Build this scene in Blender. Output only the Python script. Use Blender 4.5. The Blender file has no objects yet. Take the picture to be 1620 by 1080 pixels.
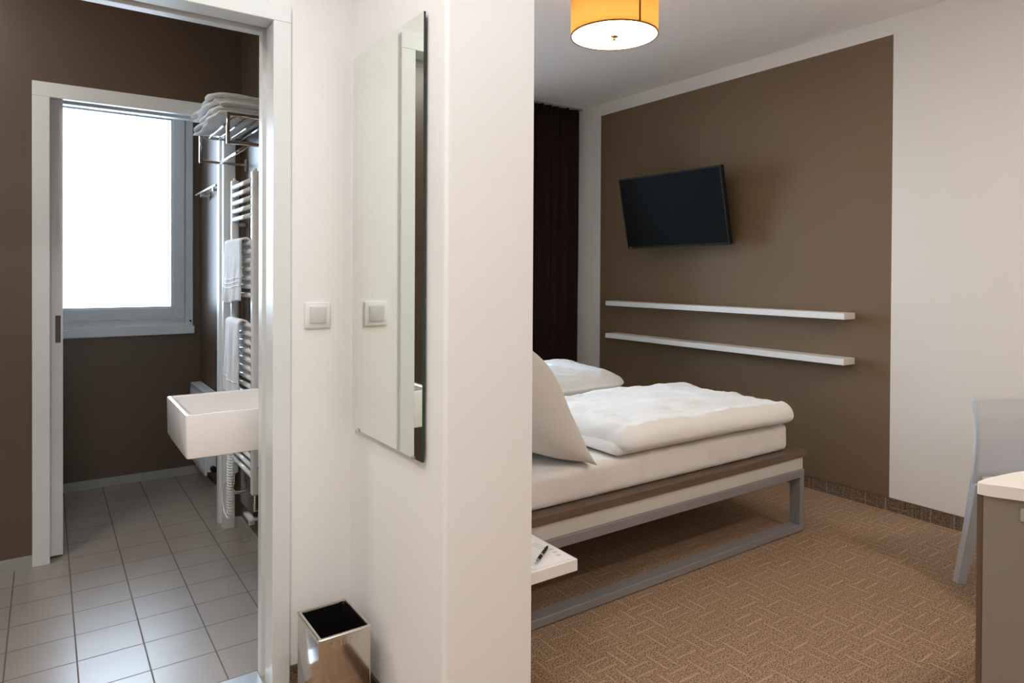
import bpy, bmesh, math, random
from mathutils import Vector, Matrix, noise, Euler

S = bpy.context.scene
COL = S.collection
PI = math.pi

# ------------------------------------------------------------------ camera
FOC, YAW, PIT, ROL, CY = 1063.38081, .606860053, .0080038023, .00519938302, 441.407979
EYE = Vector((0, 0, 1.27))
ca, sa = math.cos(YAW), math.sin(YAW)
Mw = Matrix(((ca, -sa, 0), (0, 0, -1), (sa, ca, 0)))
cp, sp = math.cos(PIT), math.sin(PIT)
cr, sr = math.cos(ROL), math.sin(ROL)
Mw = Matrix(((cr, -sr, 0), (sr, cr, 0), (0, 0, 1))) @ Matrix(((1, 0, 0), (0, cp, -sp), (0, sp, cp))) @ Mw
R = Matrix((Mw[0], -Mw[1], -Mw[2])).transposed().to_4x4()      # camera axes in the world
cam_data = bpy.data.cameras.new('camera')
cam = bpy.data.objects.new('camera', cam_data)
COL.objects.link(cam)
cam.matrix_world = Matrix.Translation(EYE) @ R
cam_data.sensor_width = 36
cam_data.lens = FOC / 1620 * 36
cam_data.shift_y = -(540 - CY) / 1620
cam_data.clip_start = .02
S.camera = cam

# ------------------------------------------------------------------ world, exposure, lights
S.view_settings.view_transform = 'Standard'
S.view_settings.look = 'None'
S.view_settings.gamma = 1
S.view_settings.use_curve_mapping = False
S.view_settings.exposure = 0.42
S.cycles.use_denoising = True
S.cycles.max_bounces = 9
S.cycles.diffuse_bounces = 5
S.cycles.sample_clamp_indirect = 6
W = bpy.data.worlds.new('overcast_sky')
S.world = W
W.use_nodes = True
wn = W.node_tree.nodes['Background']
wn.inputs[0].default_value = (.64, .81, 1.0, 1)
# overcast sky: bright dome, darker ground below the horizon
_nt = W.node_tree
_geo = _nt.nodes.new('ShaderNodeTexCoord')
_sep = _nt.nodes.new('ShaderNodeSeparateXYZ')
_nt.links.new(_geo.outputs['Generated'], _sep.inputs[0])
_mr = _nt.nodes.new('ShaderNodeMapRange')
_mr.inputs['From Min'].default_value = -.32
_mr.inputs['From Max'].default_value = -.12
_mr.inputs['To Min'].default_value = 2.5
_mr.inputs['To Max'].default_value = 12.5
_nt.links.new(_sep.outputs[2], _mr.inputs['Value'])
_nt.links.new(_mr.outputs[0], wn.inputs[1])


def area_light(name, loc, size, power, col, rot=(0, 0, 0), shape='DISK', spread=PI):
    d = bpy.data.lights.new(name, 'AREA')
    d.shape = shape
    d.size = size
    d.energy = power
    d.color = col
    d.spread = spread
    o = bpy.data.objects.new(name, d)
    COL.objects.link(o)
    o.location = loc
    o.rotation_euler = rot
    return o


WARM = (1.0, .88, .76)
area_light('hall_lamp_or_fill', (.22, 1.42, 2.655), .14, 4.2, (.97, .99, 1), spread=math.radians(135))
area_light('hall_lamp_or_fill', (-.35, .55, 2.655), .22, 13, (1, .97, .94))
area_light('hall_lamp_or_fill', (.92, .72, 2.655), .22, 6.2, (.86, .93, 1))  # added fill without a known fixture, brightens the free end of the partition
area_light('hall_lamp_or_fill', (-.30, -1.2, 2.655), .22, 10, (1, .92, .84))  # added fill behind the camera, lifts the hall
area_light('desk_fill_light', (2.75, -.25, 2.655), .3, 18, (1, .84, .68))  # added unseen fill, warms and brightens the television wall
area_light('toilet_fill_light', (.15, 4.12, 2.655), .25, 2.2, (.92, .97, 1))  # added unseen fill, brightens the window frame beyond the second doorway
area_light('bathroom_downlight', (-.62, 2.75, 2.655), .45, 14, (1, .95, .89))


def point_light(name, loc, power, col, radius):
    d = bpy.data.lights.new(name, 'POINT')
    d.energy = power
    d.color = col
    d.shadow_soft_size = radius
    o = bpy.data.objects.new(name, d)
    COL.objects.link(o)
    o.location = loc
    return o


# ------------------------------------------------------------------ materials
MATS = {}


def mat(name, col, rough=.6, metal=0., spec=.5, **kw):
    if name in MATS:
        return MATS[name]
    m = bpy.data.materials.new(name)
    m.use_nodes = True
    b = m.node_tree.nodes['Principled BSDF']
    b.inputs['Base Color'].default_value = (*col, 1)
    b.inputs['Roughness'].default_value = rough
    b.inputs['Metallic'].default_value = metal
    b.inputs['Specular IOR Level'].default_value = spec
    for k, v in kw.items():
        b.inputs[k.replace('_', ' ')].default_value = v
    MATS[name] = m
    return m


def nd(m, t, **kw):
    n = m.node_tree.nodes.new(t)
    for k, v in kw.items():
        setattr(n, k, v)
    return n


def lk(m, a, b):
    m.node_tree.links.new(a, b)


def mth(m, op, a, b=None, c=None):
    n = nd(m, 'ShaderNodeMath', operation=op)
    for i, v in enumerate((a, b, c)):
        if v is None:
            continue
        if isinstance(v, (int, float)):
            n.inputs[i].default_value = v
        else:
            lk(m, v, n.inputs[i])
    return n.outputs[0]


def mixc(m, f, a, b):
    n = nd(m, 'ShaderNodeMix', data_type='RGBA')
    if isinstance(f, (int, float)):
        n.inputs[0].default_value = f
    else:
        lk(m, f, n.inputs[0])
    for i, v in ((6, a), (7, b)):
        if isinstance(v, tuple):
            n.inputs[i].default_value = (*v, 1)
        else:
            lk(m, v, n.inputs[i])
    return n.outputs[2]


def grain(m, scale, strength, dist=.001, stretch=(1, 1, 1), detail=3):
    """fine surface relief"""
    tc = nd(m, 'ShaderNodeTexCoord')
    mp = nd(m, 'ShaderNodeMapping')
    mp.inputs['Scale'].default_value = stretch
    lk(m, tc.outputs['Object'], mp.inputs[0])
    nz = nd(m, 'ShaderNodeTexNoise')
    nz.inputs['Scale'].default_value = scale
    nz.inputs['Detail'].default_value = detail
    lk(m, mp.outputs[0], nz.inputs['Vector'])
    bp = nd(m, 'ShaderNodeBump')
    bp.inputs['Strength'].default_value = strength
    bp.inputs['Distance'].default_value = dist
    lk(m, nz.outputs[0], bp.inputs['Height'])
    lk(m, bp.outputs[0], m.node_tree.nodes['Principled BSDF'].inputs['Normal'])
    return nz


WHITE = mat('white_wall_paint', (.835, .828, .815), .75)
grain(WHITE, 90, .25, .0008)
CEIL = mat('ceiling_paint', (.87, .80, .735), .85)
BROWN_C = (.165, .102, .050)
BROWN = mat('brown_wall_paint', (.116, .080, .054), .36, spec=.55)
grain(BROWN, 14, .12, .004, (1, 1, .25))

# the wall carrying the painted brown field
TVW = mat('white_wall_with_brown_field', (.66, .61, .56), .7)
grain(TVW, 90, .2, .0008)
_g = nd(TVW, 'ShaderNodeNewGeometry')
_s = nd(TVW, 'ShaderNodeSeparateXYZ')
lk(TVW, _g.outputs['Position'], _s.inputs[0])
_f = mth(TVW, 'MULTIPLY', mth(TVW, 'GREATER_THAN', _s.outputs[1], 1.8135), mth(TVW, 'LESS_THAN', _s.outputs[1], 4.132))
_f = mth(TVW, 'MULTIPLY', _f, mth(TVW, 'LESS_THAN', _s.outputs[2], 2.569))
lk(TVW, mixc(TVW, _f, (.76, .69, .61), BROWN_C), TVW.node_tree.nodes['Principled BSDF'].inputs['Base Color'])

TRIM = mat('white_lacquer', (.73, .755, .745), .35)
DOORP = mat('door_lacquer', (.71, .72, .71), .35)
FRAME = mat('window_frame_plastic', (.78, .85, .90), .35)
CERAM = mat('white_ceramic', (.86, .83, .80), .08, spec=.6)
ENAMEL = mat('white_enamel', (.80, .81, .80), .22)
RADW = mat('radiator_enamel', (.62, .67, .72), .3)
CHROME = mat('chrome', (.72, .70, .67), .14, 1)
STEEL = mat('polished_steel', (.62, .58, .53), .13, 1)
STEELRIM = mat('satin_steel', (.66, .63, .57), .30, 1)
GREYM = mat('grey_powder_coat', (.235, .22, .225), .45)
BEDRAIL = mat('cream_laminate', (.57, .55, .50), .5)
SHELFW = mat('white_laminate', (.78, .75, .71), .45)
BLACKP = mat('black_plastic', (.010, .010, .010), .4, spec=.25)
SCREEN = mat('black_screen', (.006, .007, .007), .45, spec=.05)
BAG = mat('black_bin_bag', (.008, .006, .007), .18)
LINEN = mat('white_linen', (.80, .785, .76), .85, Sheen_Weight=.2)
grain(LINEN, 7, .5, .012, detail=5)
SHEET = mat('fitted_sheet', (.74, .71, .67), .85)
grain(SHEET, 5, .4, .012, (1, 1, 1.6), detail=4)
PILLOW = mat('pillow_linen', (.70, .665, .62), .88)
grain(PILLOW, 6, .5, .014, detail=4)
TERRY = mat('white_terry_cloth', (.78, .79, .79), .95)
grain(TERRY, 260, .7, .003)
CURT = mat('dark_curtain_cloth', (.022, .011, .010), .9, spec=.15)
CHAIRP = mat('pale_blue_grey_plastic', (.52, .54, .58), .42)
PANELB = mat('beige_laminate', (.245, .205, .16), .5)
CORD = mat('white_cord_plastic', (.88, .87, .84), .4)
PAPER = mat('paper', (.80, .77, .76), .7)
INK = mat('faint_print', (.60, .57, .55), .7)
SKIRT = mat('pale_grey_tile_skirting', (.36, .37, .33), .35)
SWITCHI = mat('switch_rocker_plastic', (.62, .61, .60), .35)
SWITCHF = mat('switch_frame_plastic', (.80, .79, .77), .35)
ALU = mat('aluminium', (.70, .72, .74), .3, .9)

WOOD = mat('brown_wood_veneer', (.12, .08, .05), .5)
_tc = nd(WOOD, 'ShaderNodeTexCoord')
_mp = nd(WOOD, 'ShaderNodeMapping')
_mp.inputs['Scale'].default_value = (1.2, 14, 14)
lk(WOOD, _tc.outputs['Object'], _mp.inputs[0])
_nz = nd(WOOD, 'ShaderNodeTexNoise')
_nz.inputs['Scale'].default_value = 4
_nz.inputs['Detail'].default_value = 6
lk(WOOD, _mp.outputs[0], _nz.inputs['Vector'])
lk(WOOD, mixc(WOOD, _nz.outputs[0], (.085, .055, .034), (.17, .118, .078)), WOOD.node_tree.nodes['Principled BSDF'].inputs['Base Color'])
WOODV = mat('brown_wood_edge', (.11, .07, .043), .45)

# floor tiles: 19 cm grid
TILE = mat('beige_floor_tiles', (.40, .35, .31), .3, spec=.75)
_g = nd(TILE, 'ShaderNodeNewGeometry')
_s = nd(TILE, 'ShaderNodeSeparateXYZ')
lk(TILE, _g.outputs['Position'], _s.inputs[0])


def grid_line(m, sock, off, pitch, half):
    t = mth(m, 'FRACT', mth(m, 'DIVIDE', mth(m, 'ADD', sock, -off + 40 * pitch + pitch / 2), pitch))
    d = mth(m, 'ABSOLUTE', mth(m, 'SUBTRACT', t, .5))
    return mth(m, 'LESS_THAN', d, half / pitch)


_l = mth(TILE, 'MAXIMUM', grid_line(TILE, _s.outputs[0], .277, .1925, .0024), grid_line(TILE, _s.outputs[1], 2.595, .190, .0021))
_nz = nd(TILE, 'ShaderNodeTexNoise')
_nz.inputs['Scale'].default_value = 9
_nz.inputs['Detail'].default_value = 4
lk(TILE, _g.outputs['Position'], _nz.inputs['Vector'])
_pb = TILE.node_tree.nodes['Principled BSDF']
lk(TILE, mixc(TILE, _l, mixc(TILE, _nz.outputs[0], (.33, .285, .245), (.28, .24, .205)), (.13, .095, .075)), _pb.inputs['Base Color'])
lk(TILE, mth(TILE, 'MULTIPLY_ADD', _l, .4, .30), _pb.inputs['Roughness'])
_bp = nd(TILE, 'ShaderNodeBump')
_bp.inputs['Strength'].default_value = .6
_bp.inputs['Distance'].default_value = .003
_bp.invert = True
lk(TILE, mth(TILE, 'MULTIPLY_ADD', _nz.outputs[0], .25, _l), _bp.inputs['Height'])
lk(TILE, _bp.outputs[0], _pb.inputs['Normal'])


def carpet(name, vertical=None, shade_dim=1.0):
    """woven carpet: basket pattern of short light dashes on a speckled brown ground"""
    m = mat(name, (.2, .14, .09), .95, spec=.1)
    g = nd(m, 'ShaderNodeNewGeometry')
    s = nd(m, 'ShaderNodeSeparateXYZ')
    lk(m, g.outputs['Position'], s.inputs[0])
    U, V = s.outputs[0], s.outputs[1]
    if vertical == 'Y':
        U, V = s.outputs[1], s.outputs[2]
    if vertical == 'X':
        U, V = s.outputs[0], s.outputs[2]
    u = mth(m, 'DIVIDE', mth(m, 'ADD', U, 18.5 - 2.085), .0925)
    v = mth(m, 'DIVIDE', mth(m, 'ADD', V, 18.5 - 1.665), .0925)
    iu, iv = mth(m, 'FLOOR', u), mth(m, 'FLOOR', v)
    fu, fv = mth(m, 'FRACT', u), mth(m, 'FRACT', v)
    par = mth(m, 'MODULO', mth(m, 'ADD', iu, iv), 2)
    a = mth(m, 'ADD', mth(m, 'MULTIPLY', fv, mth(m, 'SUBTRACT', 1, par)), mth(m, 'MULTIPLY', fu, par))
    b = mth(m, 'ADD', mth(m, 'MULTIPLY', fu, mth(m, 'SUBTRACT', 1, par)), mth(m, 'MULTIPLY', fv, par))
    t = mth(m, 'ABSOLUTE', mth(m, 'SUBTRACT', mth(m, 'FRACT', mth(m, 'MULTIPLY', a, 2.0)), .5))
    ln = mth(m, 'LESS_THAN', t, .065)
    t2 = mth(m, 'ABSOLUTE', mth(m, 'SUBTRACT', mth(m, 'FRACT', mth(m, 'MULTIPLY', a, 8.0)), .5))
    fine = mth(m, 'LESS_THAN', t2, .2)
    wn_ = nd(m, 'ShaderNodeTexWhiteNoise')
    cmb = nd(m, 'ShaderNodeCombineXYZ')
    lk(m, iu, cmb.inputs[0])
    lk(m, iv, cmb.inputs[1])
    lk(m, mth(m, 'FLOOR', mth(m, 'MULTIPLY', a, 2.0)), cmb.inputs[2])
    lk(m, cmb.outputs[0], wn_.inputs['Vector'])
    keep = mth(m, 'MULTIPLY_ADD', wn_.outputs['Value'], .75, .25)
    ln = mth(m, 'MULTIPLY', ln, keep)
    nz = nd(m, 'ShaderNodeTexNoise')
    nz.inputs['Scale'].default_value = 190
    nz.inputs['Detail'].default_value = 3
    lk(m, g.outputs['Position'], nz.inputs['Vector'])
    nb = nd(m, 'ShaderNodeTexNoise')
    nb.inputs['Scale'].default_value = 900
    lk(m, g.outputs['Position'], nb.inputs['Vector'])
    sp_ = mth(m, 'SMOOTH_MAX', mth(m, 'MULTIPLY', mth(m, 'SUBTRACT', nz.outputs[0], .37), 4.5), 0, .05)
    sp_ = mth(m, 'MINIMUM', sp_, 1)
    ground = mixc(m, sp_, (.105 * shade_dim, .062 * shade_dim, .037 * shade_dim), (.45 * shade_dim, .30 * shade_dim, .19 * shade_dim))
    ground = mixc(m, mth(m, 'MULTIPLY', fine, .16), ground, (.40, .28, .19))
    col = mixc(m, mth(m, 'MULTIPLY', ln, .55), ground, (.60 * shade_dim, .45 * shade_dim, .31 * shade_dim))
    pb = m.node_tree.nodes['Principled BSDF']
    lk(m, col, pb.inputs['Base Color'])
    bp = nd(m, 'ShaderNodeBump')
    bp.inputs['Strength'].default_value = .7
    bp.inputs['Distance'].default_value = .003
    lk(m, mth(m, 'ADD', nz.outputs[0], mth(m, 'MULTIPLY', ln, .7)), bp.inputs['Height'])
    lk(m, bp.outputs[0], pb.inputs['Normal'])
    return m


CARPET = carpet('woven_brown_carpet')
SHADED_CARPETY = carpet('shaded_carpet_skirting_y', 'Y', .5)  # same carpet as the floor, shade on the upright strips painted into its colour
SHADED_CARPETX = carpet('shaded_carpet_skirting_x', 'X', .5)  # likewise darkened, shade painted into the colour

# pane: mostly clear, with a Fresnel sheen
PANE = mat('clear_glass_pane', (1, 1, 1), .02)
PANE.node_tree.nodes.remove(PANE.node_tree.nodes['Principled BSDF'])
_t = nd(PANE, 'ShaderNodeBsdfTransparent')
_gl = nd(PANE, 'ShaderNodeBsdfGlossy')
_gl.inputs['Roughness'].default_value = .02
_fr = nd(PANE, 'ShaderNodeFresnel')
_mx = nd(PANE, 'ShaderNodeMixShader')
lk(PANE, _fr.outputs[0], _mx.inputs[0])
lk(PANE, _t.outputs[0], _mx.inputs[1])
lk(PANE, _gl.outputs[0], _mx.inputs[2])
lk(PANE, _mx.outputs[0], PANE.node_tree.nodes['Material Output'].inputs[0])

MIRROR = mat('mirror_silvering', (.84, .87, .81), .0, 1)
GEDGE = mat('dark_green_glass_edge', (.012, .03, .02), .15)

DIFF = mat('glowing_lamp_diffuser', (.9, .85, .75), .5)
_b = DIFF.node_tree.nodes['Principled BSDF']
_b.inputs['Emission Color'].default_value = (1, .90, .70, 1)
_b.inputs['Emission Strength'].default_value = 7.5
SHADE = mat('amber_lampshade_fabric', (.75, .42, .12), .8)
_b = SHADE.node_tree.nodes['Principled BSDF']
_tr = nd(SHADE, 'ShaderNodeBsdfTranslucent')
_tr.inputs['Color'].default_value = (.54, .37, .18, 1)
_mx = nd(SHADE, 'ShaderNodeMixShader')
_mx.inputs[0].default_value = .75
lk(SHADE, _b.outputs[0], _mx.inputs[1])
lk(SHADE, _tr.outputs[0], _mx.inputs[2])
lk(SHADE, _mx.outputs[0], SHADE.node_tree.nodes['Material Output'].inputs[0])
grain(SHADE, 60, .3, .001, (1, 1, 8))
SHADETR = mat('brown_shade_trim', (.16, .08, .03), .7)
BRASS = mat('brass', (.55, .42, .18), .25, 1)


# ------------------------------------------------------------------ mesh helpers
class MB:
    def __init__(self):
        self.bm = bmesh.new()
        self.mats = []

    def mi(self, m):
        if m is None:
            return 0
        if m not in self.mats:
            self.mats.append(m)
        return self.mats.index(m)

    def box(self, a, b, m=None, bev=0, seg=2, faces=None, M=None):
        """a,b opposite corners; faces = {'-x': mat,...}"""
        lo = [min(p, q) for p, q in zip(a, b)]
        hi = [max(p, q) for p, q in zip(a, b)]
        r = bmesh.ops.create_cube(self.bm, size=1)
        vs = r['verts']
        for v in vs:
            v.co = Vector([lo[i] + (v.co[i] + .5) * (hi[i] - lo[i]) for i in range(3)])
        fs = list({f for v in vs for f in v.link_faces})
        base = self.mi(m)
        for f in fs:
            f.material_index = base
            if faces:
                f.normal_update()
                n = f.normal
                i = max(range(3), key=lambda k: abs(n[k]))
                key = ('-' if n[i] < 0 else '+') + 'xyz'[i]
                if key in faces:
                    f.material_index = self.mi(faces[key])
        if bev:
            es = list({e for v in vs for e in v.link_edges})
            r = bmesh.ops.bevel(self.bm, geom=es, offset=bev, segments=seg, profile=.5, affect='EDGES')
            vs = list({v for f in r['faces'] for v in f.verts} | {v for v in vs if v.is_valid})
        if M is not None:
            bmesh.ops.transform(self.bm, matrix=M, verts=vs)
        return self

    def tube(self, pts, rad, n=10, m=None, cap=True, closed=False, square=False):
        pts = [Vector(p) for p in pts]
        rads = rad if isinstance(rad, (list, tuple)) else [rad] * len(pts)
        rings = []
        prev = None
        L = len(pts)
        for i, p in enumerate(pts):
            if closed:
                t = (pts[(i + 1) % L] - pts[i - 1]).normalized()
            else:
                t = (pts[min(i + 1, L - 1)] - pts[max(i - 1, 0)]).normalized()
            if prev is None:
                ref = Vector((0, 0, 1)) if abs(t.z) < .9 else Vector((0, 1, 0))
                a = t.cross(ref).normalized()
            else:
                a = (prev - t * prev.dot(t)).normalized()
            prev = a
            b = t.cross(a)
            off = PI / 4 if square else 0
            k = 4 if square else n
            rr = rads[i] * (2 ** .5 if square else 1)
            rings.append([self.bm.verts.new(p + a * math.cos(off + j * 2 * PI / k) * rr + b * math.sin(off + j * 2 * PI / k) * rr) for j in range(k)])
        k = len(rings[0])
        mi = self.mi(m)
        for i in range(L if closed else L - 1):
            A, B = rings[i], rings[(i + 1) % L]
            for j in range(k):
                f = self.bm.faces.new((A[j], A[(j + 1) % k], B[(j + 1) % k], B[j]))
                f.material_index = mi
                f.smooth = not square
        if cap and not closed:
            for r_ in (rings[0][::-1], rings[-1]):
                f = self.bm.faces.new(r_)
                f.material_index = mi
        return self

    def lathe(self, prof, c, n=48, m=None, smooth=True):
        """prof: (radius, z) list around vertical axis at c"""
        rings = []
        for r_, z in prof:
            rings.append([self.bm.verts.new((c[0] + r_ * math.cos(2 * PI * j / n), c[1] + r_ * math.sin(2 * PI * j / n), c[2] + z)) for j in range(n)])
        mi = self.mi(m)
        for A, B in zip(rings, rings[1:]):
            for j in range(n):
                f = self.bm.faces.new((A[j], A[(j + 1) % n], B[(j + 1) % n], B[j]))
                f.material_index = mi
                f.smooth = smooth
        return self

    def prism(self, poly, z0, z1, m=None, side=None):
        lo = [self.bm.verts.new((x, y, z0)) for x, y in poly]
        hi = [self.bm.verts.new((x, y, z1)) for x, y in poly]
        n = len(poly)
        fs = [self.bm.faces.new(lo[::-1]), self.bm.faces.new(hi)]
        for j in range(n):
            f = self.bm.faces.new((lo[j], lo[(j + 1) % n], hi[(j + 1) % n], hi[j]))
            fs.append(f)
            f.material_index = self.mi(side or m)
        fs[0].material_index = fs[1].material_index = self.mi(m)
        return self

    def sheet(self, fn, nu, nv, m=None, close_u=False):
        """surface from fn(u,v), u,v in 0..1"""
        g = [[self.bm.verts.new(fn(i / nu, j / nv)) for j in range(nv + 1)] for i in range(nu + (0 if close_u else 1))]
        mi = self.mi(m)
        L = len(g)
        for i in range(nu):
            for j in range(nv):
                f = self.bm.faces.new((g[i][j], g[(i + 1) % L][j], g[(i + 1) % L][j + 1], g[i][j + 1]))
                f.material_index = mi
                f.smooth = True
        return g

    def split(self, name, m=None, parent=None, autos=False, off=0):
        """every loose piece becomes an object of its own"""
        bm = self.bm
        bm.verts.ensure_lookup_table()
        seen, out = set(), []
        for v0 in list(bm.verts):
            if v0 in seen:
                continue
            st, isl = [v0], []
            seen.add(v0)
            while st:
                v = st.pop()
                isl.append(v)
                for e in v.link_edges:
                    w = e.other_vert(v)
                    if w not in seen:
                        seen.add(w)
                        st.append(w)
            out.append(isl)
        res = []
        for isl in out:
            nb_ = MB()
            nb_.mats = list(self.mats)
            vm = {v: nb_.bm.verts.new(v.co) for v in isl}
            for f in {f for v in isl for f in v.link_faces}:
                g = nb_.bm.faces.new([vm[v] for v in f.verts])
                g.material_index = f.material_index
                g.smooth = f.smooth
            res.append(nb_.build(name, m, parent, autos=autos))
        return res

    def build(self, name, m=None, parent=None, solid=0, sub=0, autos=False, off=0):
        bmesh.ops.recalc_face_normals(self.bm, faces=self.bm.faces)
        me = bpy.data.meshes.new(name)
        if autos:
            for f in self.bm.faces:
                f.smooth = True
            for e in self.bm.edges:
                if len(e.link_faces) == 2 and e.calc_face_angle(0) > math.radians(40):
                    e.smooth = False
        self.bm.to_mesh(me)
        self.bm.free()
        ml = self.mats or [m]
        for x in ml:
            me.materials.append(x)
        o = bpy.data.objects.new(name, me)
        COL.objects.link(o)
        if solid:
            md = o.modifiers.new('thickness', 'SOLIDIFY')
            md.thickness = solid
            md.offset = off
        if sub:
            md = o.modifiers.new('smooth', 'SUBSURF')
            md.levels = md.render_levels = sub
        if parent is not None:
            attach(o, parent)
        return o


def attach(o, parent):
    """parent without moving it"""
    o.parent = parent
    o.matrix_parent_inverse = root_matrix(parent).inverted()


def root_matrix(p):
    Mx = Matrix.LocRotScale(p.location, p.rotation_euler, p.scale)
    if p.parent:
        Mx = root_matrix(p.parent) @ p.matrix_parent_inverse @ Mx
    return Mx


def tag(o, label=None, cat=None, group=None, kind=None):
    if label:
        o['label'] = label
    if cat:
        o['category'] = cat
    if group:
        o['group'] = group
    if kind:
        o['kind'] = kind
    return o


def empty(name, loc, label=None, cat=None, group=None, kind=None):
    o = bpy.data.objects.new(name, None)
    o.empty_display_size = .05
    COL.objects.link(o)
    o.location = loc
    return tag(o, label, cat, group, kind)


def struct(o):
    o['kind'] = 'structure'
    return o


def fbm(p, o=3):
    return noise.fractal(Vector(p), 1, 2, o)


# ------------------------------------------------------------------ the shell
ZC = 2.663
XR = .805          # hall / bathroom face of the partition
XP = 1.073         # bedroom face of the partition
XT = 3.752         # wall with the television
YE = 1.446         # free end of the partition
YS = 2.062         # hall face of the wall with the switch
YS2 = 2.200
YD = 3.540         # bathroom face of the wall with the second doorway
YD2 = 3.660
YB = 4.63          # window wall
XL = -.95
YF = -2.2
WT = .12

b = MB()
b.box((XL - .3, YF - .3, -.12), (XT + .3, YS + .06, 0), CARPET)
b.box((XR + .1, YS + .06, -.12), (XT + .3, YB + .3, 0), CARPET)
struct(b.build('floor'))
b = MB()
b.box((XL - .3, YS + .06, -.12), (XR + .1, YB + .3, 0), TILE)
struct(b.build('floor'))
struct(MB().box((XL - .3, YF - .3, ZC), (XT + .3, YB + .3, ZC + .12), CEIL).build('ceiling'))

# partition between hall/bathroom and bedroom
b = MB()
_r = .012
_P = [(XP, YS + .07), (XR, YS + .07)]
for _cx, _cy, _a0, _r in ((XR + .012, YE + .012, 180, .012), (XP - .002, YE + .002, 270, .002)):
    _P += [(_cx + _r * math.cos(math.radians(_a0 + 15 * _k)), _cy + _r * math.sin(math.radians(_a0 + 15 * _k))) for _k in range(7)]
b.prism(_P, 0, ZC, WHITE)
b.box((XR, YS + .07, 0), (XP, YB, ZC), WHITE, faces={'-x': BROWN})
struct(b.build('wall_partition', autos=True))
# wall with the switch: opening X -.36 .. .60, height 2.03
b = MB()
fa = {'+y': BROWN}
b.box((.600, YS, 0), (XR, YS2, ZC), WHITE, faces=fa)
b.box((XL, YS, 0), (-.41, YS2, ZC), WHITE, faces=fa)
b.box((-.41, YS, 2.07), (.600, YS2, ZC), WHITE, faces=fa)
struct(b.build('wall_hall'))
# wall with the second doorway
b = MB()
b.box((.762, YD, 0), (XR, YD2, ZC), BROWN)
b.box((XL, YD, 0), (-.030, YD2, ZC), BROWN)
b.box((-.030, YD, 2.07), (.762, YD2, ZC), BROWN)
struct(b.build('wall_bathroom'))
# window wall
b = MB()
fa = {'-y': BROWN}
wx0, wx1, wz0, wz1 = -.34, .764, .934, 2.33
for A, B in (((XL, YB, 0), (wx0, YB + .22, ZC)), ((wx1, YB, 0), (XR + .1, YB + .22, ZC)),
             ((wx0, YB, 0), (wx1, YB + .22, wz0)), ((wx0, YB, wz1), (wx1, YB + .22, ZC))):
    b.box(A, B, WHITE, faces=fa)
bx0, bx1, bz0, bz1 = 1.25, 3.05, .62, 2.42
for A, B in (((XR + .1, YB, 0), (bx0, YB + .22, ZC)), ((bx1, YB, 0), (XT, YB + .22, ZC)),
             ((bx0, YB, 0), (bx1, YB + .22, bz0)), ((bx0, YB, bz1), (bx1, YB + .22, ZC))):
    b.box(A, B, WHITE)
struct(b.build('wall_back'))
struct(MB().box((XT, YF, 0), (XT + WT, YB + .22, ZC), TVW).build('wall_right'))
b = MB()
b.box((XL - WT, YF, 0), (XL, YS, ZC), WHITE)
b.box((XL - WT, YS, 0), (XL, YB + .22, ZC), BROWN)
struct(b.build('wall_left'))
struct(MB().box((XL - WT, YF - WT, 0), (XT + WT, YF, ZC), WHITE).build('wall_front'))

# skirtings
b = MB()
b.box((XT - .008, YF, 0), (XT, YB, .068), SHADED_CARPETY)
b.box((XT - .0095, YF, .068), (XT, YB, .0715), WOODV)
for k in range(-6, 14):       # butt joints between the carpet strips
    y = 1.49 + k * .335
    b.box((XT - .0088, y, .001), (XT - .007, y + .006, .066), mat('pale_joint', (.26, .21, .17), .9))
    b.box((XT - .0088, y + .11, .001), (XT - .007, y + .115, .066), mat('pale_joint', (.26, .21, .17), .9))
struct(b.build('baseboard_right'))
b = MB()
b.box((.609, YS - .008, 0), (XR, YS, .066), SHADED_CARPETX)
b.box((.609, YS - .009, .066), (XR, YS, .070), WOODV)
struct(b.build('baseboard_hall'))
b = MB()
b.box((XR - .008, YE, 0), (XR, YS - .009, .066), SHADED_CARPETY)
b.box((XR - .009, YE, .066), (XR, YS - .009, .070), WOODV)
b.box((XR - .008, YE - .008, 0), (XP + .008, YE, .068), SHADED_CARPETX)
struct(b.build('baseboard_partition'))
b = MB()
b.box((XL, YD - .010, 0), (-.047, YD, .050), SKIRT)
b.box((XR - .010, YS2 + .02, 0), (XR, YD - .010, .050), SKIRT)
b.box((.776, YD - .010, 0), (XR - .01, YD, .050), SKIRT)
struct(b.build('baseboard_bathroom'))
b = MB()
b.box((XL, YB - .010, 0), (XR - .01, YB, .050), SKIRT)
b.box((XR - .010, YD2 + .02, 0), (XR, YB, .050), SKIRT)
struct(b.build('baseboard_back'))

# ------------------------------------------------------------------ doorways


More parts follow.
